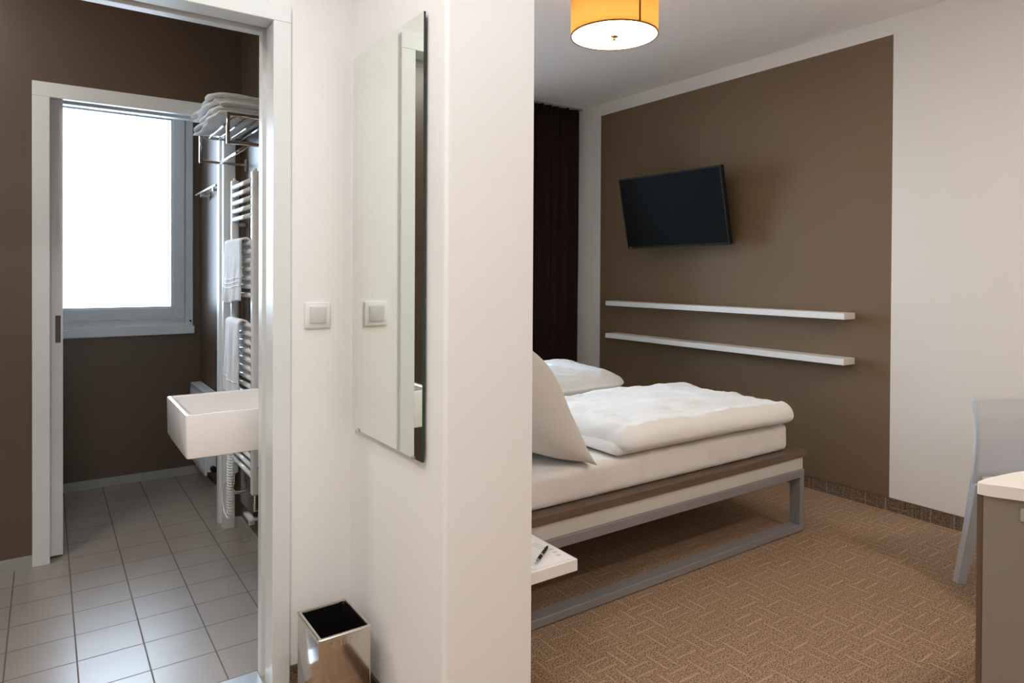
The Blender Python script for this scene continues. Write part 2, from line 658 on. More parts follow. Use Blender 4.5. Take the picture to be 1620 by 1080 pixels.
def doorway(name, x0, x1, z1, yf, yb, cw, step, lip, slot, cw_r=None):
    """flat casing on the near face and a two-part lining with a track slot"""
    root = struct(empty(name, ((x0 + x1) / 2, (yf + yb) / 2, 0)))
    cr_ = cw_r or cw
    b = MB()
    t = .013
    b.box((x0 - cw, yf - t, 0), (x0, yf, z1), None, .0015, 1)
    b.box((x1, yf - t, 0), (x1 + cr_, yf, z1), None, .0015, 1)
    b.box((x0 - cw, yf - t, z1), (x1 + cr_, yf, z1 + cw), None, .0015, 1)
    b.build('casing', TRIM, root)
    # far-side casing
    b = MB()
    b.box((x0 - .05, yb, 0), (x0, yb + t, z1))
    b.box((x1, yb, 0), (min(x1 + .05, XR - .012), yb + t, z1))
    b.box((x0 - .05, yb, z1), (min(x1 + .05, XR - .012), yb + t, z1 + .05))
    b.build('rear_casing', TRIM, root)
    # lining
    ya, yb1 = slot
    b = MB()
    s = .010
    for (A, B, e) in ((yf - .004, ya, lip), (yb1, yb + .01, lip + .005)):
        b.box((x0 - .028, A, 0), (x0 - s + e, B, z1))
        b.box((x1 + s - e, A, 0), (x1 + .028, B, z1))
        b.box((x0 - .028, A, z1 + s - e), (x1 + .028, B, z1 + .030))
    # bottom of the slot
    b.box((x0 - .040, ya, 0), (x0 - .028, yb1, z1))
    b.box((x1 + .028, ya, 0), (x1 + .040, yb1, z1))
    b.build('lining', TRIM, root)
    b = MB()
    b.box((x0 - .04, ya + .002, z1 + .030), (x1 + .04, yb1 - .002, z1 + .036))
    b.build('track', mat('dark_track_metal', (.06, .065, .06), .4, .6), root)
    return root


doorway('door_1', -.352, .557, 2.020, YS, YS2, .052, .01, .006, (2.142, 2.172))
d2 = doorway('door_2', .016, .720, 2.022, YD, YD2, .063, .01, .006, (3.578, 3.626), .055)
leaf = MB().box((-.62, 3.584, .012), (.064, 3.620, 2.030), None, .001, 1).build('door_leaf', DOORP, d2)
h = MB()
h.box((.036, 3.5825, .955), (.056, 3.5845, 1.075), None, .001, 1)
h.box((.041, 3.5815, .985), (.051, 3.583, 1.045))
h.build('recessed_pull', mat('dark_nickel', (.10, .095, .09), .35, .8), leaf)
b = MB()
b.box((-.36, YS + .055, .0), (.552, YS2 + .005, .006), None, .002, 1)
struct(b.build('trim_1', ALU))

# ------------------------------------------------------------------ windows


def window(name, x0, x1, z0, z1, yf, gaps, sash=.065, fr=.05, parts=1):
    root = struct(empty(name, ((x0 + x1) / 2, yf, z0)))
    b = MB()
    T = .07

    def ring(b, a0, a1, c0, c1, w, y0, y1, bev=.003):
        b.box((a0, y0, c0), (a0 + w, y1, c1), None, bev, 1)
        b.box((a1 - w, y0, c0), (a1, y1, c1), None, bev, 1)
        b.box((a0 + w, y0, c0), (a1 - w, y1, c0 + w), None, bev, 1)
        b.box((a0 + w, y0, c1 - w), (a1 - w, y1, c1), None, bev, 1)
    ring(b, x0, x1, z0, z1, fr, yf + .004, yf + T)
    b.build('frame', FRAME, root)
    wpart = (x1 - x0 - 2 * fr) / parts
    for k in range(parts):
        a0, a1 = x0 + fr + k * wpart + .002, x0 + fr + (k + 1) * wpart - .002
        b = MB()
        ring(b, a0, a1, z0 + fr + .002, z1 - fr - .002, sash, yf - .006, yf + T - .01)
        # raised glazing bead
        i = sash
        ring(b, a0 + i - .001, a1 - i + .001, z0 + fr + i, z1 - fr - i, .012, yf + .002, yf + .02, .002)
        s = b.build('sash', FRAME, root)
        b = MB()
        b.box((a0 + i - .005, yf + .025, z0 + fr + i - .005), (a1 - i + .005, yf + .031, z1 - fr - i + .005))
        b.build('pane', PANE, s)
    return root


w1 = window('window_1', wx0, wx1, wz0, wz1, YB - .012, None, sash=.066, fr=.047)
b = MB()
b.box((wx0 - .02, YB - .035, .886), (.769, YB + .05, .934), None, .004, 2)
b.build('window_sill', mat('pale_sill_plastic', (.76, .80, .83), .35), w1)
b = MB()
b.tube([(.748, YB - .020, .965), (.748, YB - .010, .965)], .006, 10)
b.build('hinge_cap', BLACKP, w1)
w2 = window('window_2', bx0, bx1, bz0, bz1, YB + .02, None, parts=2)
b = MB()
b.box((bx0 - .03, YB - .16, bz0 - .03), (bx1 + .03, YB + .06, bz0), None, .004, 2)
b.build('window_sill', TRIM, w2)

# ------------------------------------------------------------------ mirror and switch
mx = .7905
root = empty('wall_mirror', (XR, 1.777, .787), 'tall frameless rectangular mirror with a dark green glass edge on the white hall wall', 'mirror')
b = MB()
y0, y1, z0, z1 = 1.538, 2.013, .786, 1.937
b.box((mx, y0, z0), (mx + .006, y1, z1), GEDGE, faces={'-x': MIRROR})
b.build('glass', None, root)
b = MB()
b.box((mx + .0062, y0 + .02, z0 + .02), (XR, y1 - .02, z1 - .02))
b.build('backing_board', mat('dark_backing', (.05, .045, .04), .7), root)
b = MB()
for yy in (y0 + .05, y1 - .05):
    b.box((mx - .003, yy - .008, z0 - .004), (XR, yy + .008, z0 + .006), None, .001, 1)
b.split('clip', CHROME, root)

root = empty('light_switch', (.6935, YS, 1.14), 'square white light switch with grey rocker on the hall wall beside the door frame', 'switch')
b = MB()
b.box((.654, YS - .009, 1.099), (.733, YS, 1.178), None, .003, 2)
b.box((.663, YS - .011, 1.108), (.724, YS - .008, 1.169), None, .0015, 1)
b.build('frame', SWITCHF, root, autos=True)
b = MB()
b.box((.668, YS - .0145, 1.113), (.719, YS - .009, 1.164), None, .002, 2)
tag(b.build('rocker', SWITCHI, root, autos=True), 'grey rocker')

# ------------------------------------------------------------------ bin
root = empty('waste_bin', (.679, 1.868, 0), 'shiny steel rectangular waste bin with black liner standing on the hall carpet in the corner', 'bin')
bx = (.605, .754, 1.771, 1.965)
bz = .28
b = MB()
w = .0085


def ringwall(b, x0, x1, y0, y1, z0, z1, w, bev=.0):
    b.box((x0, y0, z0), (x0 + w, y1, z1), None, bev, 1)
    b.box((x1 - w, y0, z0), (x1, y1, z1), None, bev, 1)
    b.box((x0 + w, y0, z0), (x1 - w, y0 + w, z1), None, bev, 1)
    b.box((x0 + w, y1 - w, z0), (x1 - w, y1, z1), None, bev, 1)


# body with softly rounded vertical edges
def rrect(x0, x1, y0, y1, r_, n=5):
    P = []
    for cx, cy, a0 in ((x1 - r_, y1 - r_, 0), (x0 + r_, y1 - r_, 90), (x0 + r_, y0 + r_, 180), (x1 - r_, y0 + r_, 270)):
        for k in range(n + 1):
            a = math.radians(a0 + 90 * k / n)
            P.append((cx + r_ * math.cos(a), cy + r_ * math.sin(a)))
    return P


def loops(b, ls, m=None, caps=(False, False), smooth=True):
    rings = [[b.bm.verts.new(p) for p in L] for L in ls]
    n = len(rings[0])
    mi = b.mi(m)
    for A, B in zip(rings, rings[1:]):
        for j in range(n):
            f = b.bm.faces.new((A[j], A[(j + 1) % n], B[(j + 1) % n], B[j]))
            f.smooth = smooth
            f.material_index = mi
    if caps[0]:
        b.bm.faces.new(rings[0][::-1]).material_index = mi
    if caps[1]:
        b.bm.faces.new(rings[-1]).material_index = mi


def rl(z, d, r_=.006):
    return [(x, y, z) for x, y in rrect(bx[0] + d, bx[1] - d, bx[2] + d, bx[3] - d, r_)]


loops(b, [rl(.006, .004), rl(.012, .0), rl(bz - .012, 0)], None, (True, False))
b.build('body', STEEL, root, autos=True)
b = MB()
loops(b, [rl(bz - .012, -.0004), rl(bz - .002, -.0010), rl(bz, .001), rl(bz, .0075, .004), rl(bz - .006, .009, .003)])
b.build('rim', STEELRIM, root, autos=True)
b = MB()
random.seed(4)


def bagring(z, d, amp):
    P = rrect(bx[0] + d, bx[1] - d, bx[2] + d, bx[3] - d, .01, 9)
    return [(x + amp * fbm((x * 60, y * 60, z * 30)), y + amp * fbm((y * 60, x * 60, z * 30 + 7)), z) for x, y in P]


loops(b, [bagring(bz - .004, .0088, .0), bagring(bz - .02, .012, .006), bagring(bz - .04, .012, .008), bagring(bz - .06, .016, .010), bagring(bz - .09, .014, .010), bagring(bz - .12, .015, .008), bagring(.06, .02, .006), bagring(.02, .03, .004)], None, (False, True))
b.build('liner_bag', BAG, root)
b = MB()
for k in range(9):          # row of small embossed characters, unreadable in the photograph
    x = .640 + k * .0085
    b.box((x, bx[2] - .0008, bz - .030), (x + .0022, bx[2] + .001, bz - .017 + .002 * (k % 2)))
    if k % 2 == 0:
        b.box((x, bx[2] - .0008, bz - .019), (x + .006, bx[2] + .001, bz - .0165))
b.build('embossed_mark', STEELRIM, root)
b = MB()
for sx in (bx[0] + .018, bx[1] - .018):
    for sy in (bx[2] + .018, bx[3] - .018):
        b.lathe([(0, 0), (.010, 0), (.010, .0065), (0, .0065)], (sx, sy, 0), 14)
b.split('foot_pad', BLACKP, root)

# ------------------------------------------------------------------ washbasin
sx0, sx1, sy0, sy1, sz0, sz1 = .353, XR, 2.258, 2.655, .690, .830
root = empty('washbasin', (XR, 2.456, sz1), 'white rectangular ceramic washbasin cantilevered from the brown bathroom wall', 'washbasin')
b = MB()


def bl(z, dx, dy, r_, shrink=0):
    return [(x, y, z) for x, y in rrect(sx0 + dx, sx1 - (0 if shrink == 0 else shrink), sy0 + dy, sy1 - dy, r_, 6)]


loops(b, [bl(sz0, .014, .014, .008), bl(sz0 + .004, .004, .004, .010), bl(sz0 + .012, .002, .002, .010), bl(sz1 - .006, 0, 0, .010), bl(sz1 - .0015, .0015, .0015, .009), bl(sz1, .005, .005, .008),
          bl(sz1, .016, .016, .014, .07), bl(sz1 - .004, .022, .022, .018, .075), bl(sz1 - .05, .032, .032, .030, .085), bl(sz1 - .088, .055, .055, .05, .11), bl(sz1 - .095, .10, .10, .06, .16)], None, (True, True))
b.build('basin', CERAM, root, autos=True)
b = MB()
b.tube([(.77, 2.456, .69), (.77, 2.456, .56)], .016, 14)
b.tube([(.77, 2.456, .56), (.745, 2.456, .535), (.72, 2.456, .55), (.72, 2.456, .60), (.74, 2.456, .62), (.80, 2.456, .62)], .014, 12)
b.build('drain_trap', CHROME, root)

root = empty('basin_mixer_tap', (.775, 2.456, sz1), 'chrome mixer tap standing on the rear ledge of the white washbasin', 'tap')
b = MB()
b.tube([(.772, 2.456, sz1 - .001), (.772, 2.456, sz1 + .10)], .019, 18)
b.tube([(.772, 2.456, sz1 + .075), (.66, 2.456, sz1 + .095)], .011, 14)
b.build('body', CHROME, root, autos=True)
b = MB()
b.box((.72, 2.449, sz1 + .105), (.785, 2.463, sz1 + .112), None, .002, 2)
b.build('lever', CHROME, root)

# pipes and box below the basin, seen in the gap beside the door frame
root = empty('shut_off_valves', (XR, 2.96, .42), 'chrome valves and short pipes on the brown wall below the washbasin', 'valve')
b = MB()
for yy in (2.93, 3.00):
    b.tube([(.785, yy, .66), (.785, yy, .40)], .007, 10)
    b.tube([(XR, yy, .42), (.768, yy, .42)], .011, 12)
b.split('pipe', CHROME, root)
b = MB()
for yy in (2.93, 3.00):
    b.tube([(.772, yy, .42), (.750, yy, .42)], .014, 12)
b.split('knob', CHROME, root)
root = empty('wall_box', (XR, 3.35, .15), 'small dark glossy box with a white bracket low on the wall under the washbasin', 'box')
b = MB()
b.box((.780, 3.19, .155), (XR, 3.43, .37), mat('dark_brown_gloss', (.03, .022, .018), .15), .003, 1)
b.build('case', None, root)
b = MB()
b.box((.765, 3.20, .128), (XR, 3.31, .142), None, .002, 1)
b.box((.776, 3.245, .095), (XR, 3.262, .128), None, .002, 1)
b.build('bracket', ENAMEL, root)

# ------------------------------------------------------------------ heated towel rail
tx = .735
root = empty('towel_radiator', (XR, 3.23, .3), 'white ladder towel radiator with rounded bars on the brown bathroom wall', 'radiator')
ty0, ty1 = 3.045, 3.435
for yy in (ty0, ty1):
    b = MB()
    b.box((tx, yy - .017, .30), (tx + .034, yy + .017, 1.712), None, .006, 3)
    b.tube([(tx + .017, yy, 1.712), (tx + .017, yy, 1.722)], .006, 10)
    b.build('post', ENAMEL, root, autos=True)
zs = [1.676 - .0385 * k for k in range(5)] + [1.40 - .0385 * k for k in range(7)] + [1.035 - .0385 * k for k in range(18)]
for z in zs:
    if z < .34:
        continue
    b = MB()
    b.tube([(tx + .009, ty0, z), (tx + .009, ty1, z)], .0108, 12)
    b.build('bar', ENAMEL, root)
b = MB()
for yy in (ty0, ty1):
    for z in (.5, 1.5):
        b.tube([(tx + .02, yy, z), (XR - .001, yy, z)], .010, 10)
b.split('wall_bracket', ENAMEL, root)
b = MB()
b.tube([(tx + .017, ty1, .30), (tx + .017, ty1, .25), (tx + .01, ty1, .225), (tx + .02, ty1 - .01, .205), (tx + .045, ty1 - .01, .205), (XR - .001, ty1 - .01, .205)], .009, 10)
b.tube([(tx + .017, ty0, .30), (tx + .017, ty0, .23), (XR - .001, ty0, .23)], .009, 10)
b.split('valve', CHROME, root)


def hanging_towel(label, y0, y1, ztop, zfront, zback, seed, lean=0.0, bands=True):
    b = MB()
    xc = tx - .006
    rr = .020
    Lf, Lb = ztop - zfront, ztop - zback
    tot = Lf + Lb + PI * rr

    def fn(u, v):
        s = u * tot
        if s < Lb:
            x, z = xc + rr, zback + s
        elif s < Lb + PI * rr:
            a = (s - Lb) / rr
            x, z = xc + rr * math.cos(a), ztop + rr * math.sin(a) * .8
        else:
            x, z = xc - rr, ztop - (s - Lb - PI * rr)
        k = max(0, (s - Lb - PI * rr) / Lf)
        y = y0 + (y1 - y0) * (v + (v - .5) * .12 * k) + lean * k
        fold = math.sin(v * 9 + seed) * .007 * (.3 + k) + .006 * fbm((v * 3, k * 2, seed)) + .004 * math.sin(v * 21 + seed * 3) * k
        if s >= Lb:
            x += -abs(fold) - .004
        elif s < Lb:
            x += .002
        z += .010 * math.sin(v * 5 + seed) * k
        return (x, y, z)
    b.sheet(fn, 70, 24)
    o = b.build('hanging_towel', TERRY, None, solid=.008, off=0)
    tag(o, label, 'towel', 'white hand towels hung on the towel radiator')
    if bands:
        for f0 in bands:
            bb = MB()

            def fb(u, v):
                s = Lb + PI * rr + Lf * (f0 + u * .012)
                x, y, z = fn(s / tot, v)
                return (x - .0052, y, z)
            bb.sheet(fb, 2, 24)
            bb.build('woven_band', mat('smooth_white_band', (.84, .85, .86), .6), o, solid=.002)
    return o


hanging_towel('white hand towel with three woven bands, upper one on the towel radiator', 3.095, 3.405, 1.405, 1.135, 1.20, 1.3, .02, (.60, .67, .74))
hanging_towel('narrower white hand towel, lower one on the towel radiator above the washbasin', 3.135, 3.385, 1.040, .700, .80, 2.6, 0.0, (.76,))

# coiled cable
root = empty('coiled_cable', (.70, 3.27, .45), 'white coiled cable hanging in a loop below the washbasin beside the radiator', 'cable')
b = MB()
pts = []
for k in range(40 * 10 + 1):
    a = k / 10 * 2 * PI
    z = .66 - (k / 400) * .50
    yy = 3.262 + .008 * math.sin(z * 6)
    pts.append((.698 + .0125 * math.cos(a), yy + .0125 * math.sin(a), z))
b.tube(pts, .0036, 6)
b.build('coil', CORD, root)
b = MB()
loop = [(.698, 3.262, .16), (.697, 3.268, .140), (.692, 3.30, .134), (.688, 3.345, .150), (.688, 3.385, .19), (.690, 3.39, .235), (.694, 3.36, .275), (.699, 3.315, .31), (.715, 3.285, .34)]
b.tube(loop, .0042, 8)
b.build('loop', CORD, root)
b = MB()
b.tube([(.698, 3.262, .655), (.712, 3.262, .70), (.725, 3.27, .74)], .0035, 8)
b.build('upper_lead', CORD, root)

# ------------------------------------------------------------------ chrome rack with towels
root = empty('towel_rack', (XR, 3.13, 1.79), 'chrome two-level towel rack high on the brown bathroom wall', 'rack')
ry0, ry1, rx, rz0, rz1 = 2.845, 3.417, .597, 1.788, 1.900
for yy in (ry0, ry1):
    b = MB()
    q = .0065
    b.box((rx, yy - q, rz0 - q), (XR, yy + q, rz0 + q), None, .002, 1)
    b.box((rx, yy - q, rz1 - q), (XR - .01, yy + q, rz1 + q), None, .002, 1)
    b.box((rx - q, yy - q, rz0 - q), (rx + q, yy + q, rz1 + q), None, .002, 1)
    b.box((XR - .010, yy - .013, rz0 - .028), (XR - .001, yy + .013, rz0 + .028), None, .002, 1)
    b.build('side_frame', CHROME, root, autos=True)
for xx in (.630, .676, .722, .770):
    MB().tube([(xx, ry0, rz1), (xx, ry1, rz1)], .0058, 10).build('slat', CHROME, root)
MB().tube([(.682, ry0, rz0), (.682, ry1, rz0)], .0075, 12).build('towel_bar', CHROME, root)


def folded_towel(label, x0, x1, y0, y1, z0, layers, th, seed):
    """folded terry towel: each fold bulges out on the room side"""
    b = MB()
    random.seed(seed)
    for k in range(layers):
        zc = z0 + th * (k + .5)
        ox = random.uniform(-.006, .010)
        oy = random.uniform(-.010, .010)
        N = 22

        def fn(u, v, zc=zc, ox=ox, oy=oy, k=k):
            a = u * 2 * PI
            # super-ellipse section in X-Z, swept along Y
            c, s = math.cos(a), math.sin(a)
            ex = math.copysign(abs(c) ** .35, c)
            ez = math.copysign(abs(s) ** .8, s)
            y = y0 + oy + (y1 - y0) * v
            hw = (x1 - x0) / 2
            dm = min(v, 1 - v) * (y1 - y0)
            end = max(0, 1 - (1 - min(1, dm / .022)) ** 2) ** .5
            wav = .009 * math.sin(v * 7 + k * 1.9 + seed) + .005 * math.sin(v * 17 + k * 2.6)
            x = (x0 + x1) / 2 + ox + ex * (hw * (.93 + .07 * end)) + (wav if c < 0 else 0)
            sag = -.018 * max(0, -ex) ** 3 * (.4 + .6 * v) - .004 * math.sin(v * 7 + k)
            z = zc + ez * th * .62 * (.25 + .75 * end) + sag + .004 * fbm((x * 20, y * 20, k))
            return (x, y, z)
        b.sheet(lambda u, v, fn=fn: fn(u, (1 - math.cos(v * PI)) / 2), 36, N, close_u=True)
        # ends
    bmesh.ops.holes_fill(b.bm, edges=[e for e in b.bm.edges if e.is_boundary], sides=0)
    o = b.build('folded_towel', TERRY, None)
    tag(o, label, 'towel', 'white towels folded on the chrome rack')
    return o


folded_towel('lower folded white towel lying on the slats of the chrome rack', .575, .785, 2.93, 3.44, 1.919, 3, .019, 3)
folded_towel('upper folded white towel, topmost of the pair on the chrome rack', .568, .785, 2.99, 3.455, 1.985, 2, .020, 8)

# ------------------------------------------------------------------ WC: radiator, rail
root = empty('panel_radiator', (XR, 4.3, .1), 'white panel radiator on the wall behind the washbasin, under the window side', 'radiator')
b = MB()
py0, py1, pz0, pz1 = 4.07, 4.53, .125, .592
b.box((.735, py0, pz0), (.748, py1, pz1), None, .004, 2)
for k in range(9):
    y = py0 + .035 + k * .0485
    b.box((.731, y, pz0 + .03), (.736, y + .028, pz1 - .03), None, .002, 1)
b.build('front_panel', RADW, root)
b = MB()
b.box((.748, py0, pz0 + .02), (XR - .012, py0 + .006, pz1), None)
b.box((.748, py1 - .006, pz0 + .02), (XR - .012, py1, pz1), None)
b.split('side_cover', RADW, root)
b = MB()
for k in range(12):
    y = py0 + .02 + k * .037
    b.box((.748, y, pz1 - .006), (XR - .012, y + .022, pz1), None)
b.box((.746, py0, pz1 - .006), (.752, py1, pz1 + .001))
b.box((XR - .018, py0, pz1 - .006), (XR - .012, py1, pz1 + .001))
b.build('top_grille', RADW, root)
b = MB()
b.tube([(.775, py0 + .01, .165), (.775, py0 - .03, .165), (.785, py0 - .045, .165), (XR - .001, py0 - .045, .165)], .007, 10)
b.tube([(.775, py0 - .005, .165), (.775, py0 - .050, .165)], .016, 12)
b.build('valve', BLACKP, root)
b = MB()
b.box((.748, py0 + .1, .3), (XR, py0 + .12, .5))
b.box((.748, py1 - .12, .3), (XR, py1 - .1, .5))
b.split('wall_bracket', RADW, root)

root = empty('wall_rail', (XR, 4.2, 1.73), 'short chrome rail on the wall beside the window, seen through the far doorway', 'rail')
b = MB()
b.box((.745, 3.86, 1.730), (.757, 4.44, 1.742), None, .002, 1)
b.build('bar', CHROME, root)
b = MB()
for yy in (4.30, 3.95):
    b.box((.750, yy - .008, 1.712), (XR, yy + .008, 1.730), None, .001, 1)
    b.box((XR - .008, yy - .018, 1.695), (XR, yy + .018, 1.745), None, .002, 1)
b.split('bracket', CHROME, root)

# ------------------------------------------------------------------ floating shelves
for z, lab in ((1.0245, 'upper'), (.7705, 'lower')):
    b = MB()
    b.box((3.636, 2.008, z), (XT, 3.941, z + .036), None, .0012, 1)
    o = b.build('wall_shelf', SHELFW)
    tag(o, 'long white floating shelf on the brown wall, %s of the two' % lab, 'shelf', 'white floating shelves on the brown wall')

# ------------------------------------------------------------------ television
TL, TR, BR, BL = (Vector(p) for p in ((3.466, 3.604, 1.970), (3.521, 2.747, 1.973), (3.630, 2.784, 1.460), (3.575, 3.643, 1.456)))
cen = (TL + TR + BR + BL) / 4
ex = ((TR - TL) + (BR - BL)).normalized()
ez = ((TL - BL) + (TR - BR)).normalized()
ey = ex.cross(ez).normalized() * -1        # pointing to the viewer side
ez = (ex.cross(ey)).normalized()
if ez.z < 0:
    ez = -ez
if ey.x > 0:
    ey = -ey
tw, th_ = .868, .517
root = empty('television', cen, 'black flat television tilted down on a bracket on the brown wall', 'television')
TM = Matrix((ex, ey, ez)).transposed().to_4x4()
TM.translation = cen
b = MB()
b.box((-tw / 2, -.040, -th_ / 2), (tw / 2, -.004, th_ / 2), None, .004, 2, M=TM)
b.box((-tw * .33, -.062, -th_ * .42), (tw * .33, -.036, th_ * .12), None, .008, 2, M=TM)
b.build('housing', BLACKP, root)
b = MB()
q = .011
b.box((-tw / 2, -.005, -th_ / 2), (-tw / 2 + q, .001, th_ / 2), None, .001, 1, M=TM)
b.box((tw / 2 - q, -.005, -th_ / 2), (tw / 2, .001, th_ / 2), None, .001, 1, M=TM)
b.box((-tw / 2 + q, -.005, -th_ / 2), (tw / 2 - q, .001, -th_ / 2 + .016), None, .001, 1, M=TM)
b.box((-tw / 2 + q, -.005, th_ / 2 - q), (tw / 2 - q, .001, th_ / 2), None, .001, 1, M=TM)
b.build('bezel', BLACKP, root)
b = MB()
b.box((-tw / 2 + q, -.006, -th_ / 2 + .016), (tw / 2 - q, -.002, th_ / 2 - q), None, M=TM)
b.build('screen', SCREEN, root)
b = MB()
b.box((-tw / 2 + .02, .0008, -th_ / 2 + .005), (-tw / 2 + .035, .0016, -th_ / 2 + .010), None, M=TM)
b.build('indicator', mat('grey_indicator', (.3, .3, .3), .3), root)
b = MB()
b.box((-.12, -.075, -.12), (.12, -.058, .10), None, M=TM)
cb = TM @ Vector((0, -.07, -.02))
b.tube([cb, (XT - .02, cb.y, cb.z)], .02, 12)
b.box((XT - .022, cb.y - .08, cb.z - .12), (XT - .001, cb.y + .08, cb.z + .12))
b.build('wall_bracket', BLACKP, root)

# ------------------------------------------------------------------ ceiling lamp
LC = (2.140, 2.272)
LR = .198
LZ0, LZ1 = 2.360, 2.555
root = empty('ceiling_lamp', (LC[0], LC[1], ZC), 'lit round drum ceiling lamp with amber fabric shade and white diffuser', 'lamp')
b = MB()
b.lathe([(LR, LZ0), (LR, LZ1), (LR - .002, LZ1), (LR - .002, LZ0), (LR, LZ0)], (LC[0], LC[1], 0), 72)
b.build('lamp_shade', SHADE, root)
b = MB()
b.lathe([(LR + .0012, LZ0 - .001), (LR + .0012, LZ0 + .004), (LR - .004, LZ0 + .004), (LR - .004, LZ0 - .001), (LR + .0012, LZ0 - .001)], (LC[0], LC[1], 0), 72)
b.lathe([(LR + .0012, LZ1 - .004), (LR + .0012, LZ1 + .001), (LR - .004, LZ1 + .001), (LR - .004, LZ1 - .004), (LR + .0012, LZ1 - .004)], (LC[0], LC[1], 0), 72)
sa_ = math.radians(-100)
for (da, wd) in ((0, .0075),):
    c_, s_ = math.cos(sa_ + da), math.sin(sa_ + da)
    Mt = Matrix.Translation((LC[0] + c_ * LR, LC[1] + s_ * LR, 0)) @ Matrix.Rotation(sa_ + da, 4, 'Z')
    b.box((-.001, -wd / 2, LZ0), (.0025, wd / 2, LZ1), None, M=Mt)
b.build('shade_trim', SHADETR, root)
b = MB()
b.lathe([(0, LZ0 + .002), (LR - .0045, LZ0 + .002), (LR - .0045, LZ0 + .006), (0, LZ0 + .006)], (LC[0], LC[1], 0), 72)
b.build('diffuser', DIFF, root)
b = MB()
b.lathe([(0, LZ0 - .020), (.005, LZ0 - .020), (.008, LZ0 - .014), (.007, LZ0 - .009), (.017, LZ0 - .006), (.020, LZ0 + .001), (0, LZ0 + .002)], (LC[0], LC[1], 0), 24)
b.build('finial', BRASS, root)
b = MB()
b.lathe([(0, ZC), (.055, ZC), (.055, ZC - .02), (.010, ZC - .026), (.006, ZC - .06), (.006, LZ0 + .01), (0, LZ0 + .01)], (LC[0], LC[1], 0), 28)
for k in range(3):
    a = k * 2 * PI / 3 + .4
    b.tube([(LC[0], LC[1], LZ1 - .02), (LC[0] + math.cos(a) * (LR - .003), LC[1] + math.sin(a) * (LR - .003), LZ1 - .006)], .003, 8)
b.build('stem', BRASS, root)
for k in range(3):
    a = k * 2 * PI / 3 + 1.4
    point_light('lamp_bulb', (LC[0] + .09 * math.cos(a), LC[1] + .09 * math.sin(a), LZ0 + .14), .8, (1, .80, .55), .03)

# ------------------------------------------------------------------ curtain
root = empty('curtain', (3.3, 4.33, 0), 'dark brown floor-length curtain hanging in folds at the bedroom window', 'curtain')
b = MB()
cx0, cx1 = 2.86, 3.728


def cfn(u, v):
    z = .02 + v * (ZC - .036)
    ph = u * 2 * PI * 9.5 + .5 * math.sin(u * 11)
    gather = 1.0 - .12 * math.exp(-((v - 1) / .05) ** 2)
    amp = .034 * (1 - .25 * v) * (1 + .25 * math.sin(u * 17))
    x = cx0 + (cx1 - cx0) * u + .012 * math.sin(2 * ph) - (.012 * (1 - v) * u)
    y = 4.355 + amp * math.sin(ph) + .006 * fbm((u * 9, v * 1.5, 2))
    if v > .955:
        y += .006 * math.sin(u * 210)
    return (x, y, z)


b.sheet(cfn, 260, 24)
b.build('cloth', CURT, root, solid=.003)
b = MB()
for k in range(14):
    u = (k + .5) / 14
    x = cx0 + (cx1 - cx0) * u
    b.box((x - .004, 4.350, ZC - .040), (x + .004, 4.360, ZC - .013))
b.split('glider', mat('dark_hook', (.03, .02, .02), .5), root)
b = MB()
b.box((1.15, 4.343, ZC - .014), (XT - .02, 4.367, ZC - .0005))
tag(b.build('curtain_track', mat('ceiling_track_plastic', (.35, .33, .32), .5)), 'slim ceiling track the dark curtain hangs from', 'curtain track')

# ------------------------------------------------------------------ bed
bX0, bX1, bY0, bY1 = XP + .012, 3.100, 1.907, 3.690
root = empty('bed', ((bX0 + bX1) / 2, (bY0 + bY1) / 2, 0), 'low double bed with grey steel frame, cream rail and brown wood platform', 'bed')
q = .035
for (ya, yb) in ((bY0, bY0 + .058), (bY1 - .058, bY1)):
    b = MB()
    b.box((bX0, ya, .004), (bX1, yb, .036), None, .002, 1)
    b.box((bX0, ya, .270), (bX1, yb, .309), None, .002, 1)
    b.box((bX1 - q, ya, .036), (bX1, yb, .270), None, .002, 1)
    b.box((bX0, ya, .036), (bX0 + q, yb, .270), None, .002, 1)
    b.build('side_frame', GREYM, root)
b = MB()
for xx in (bX0, 2.05, bX1 - q):
    b.box((xx, bY0 + .058, .272), (xx + q, bY1 - .058, .307), None, .001, 1)
b.split('cross_tube', GREYM, root)
b = MB()
b.box((bX0 + .002, bY0 + .006, .309), (3.096, bY1 - .006, .370), None, .002, 1)
b.build('rail', BEDRAIL, root)
b = MB()
b.box((bX0, bY0 - .003, .370), (3.122, bY1 + .003, .402), None, .0015, 1)
b.build('platform', WOOD, root)

# mattress with fitted sheet
b = MB()
mX0, mX1, mY0, mY1, mZ0, mZ1 = bX0 + .01, 3.030, bY0 + .042, bY1 - .04, .402, .534


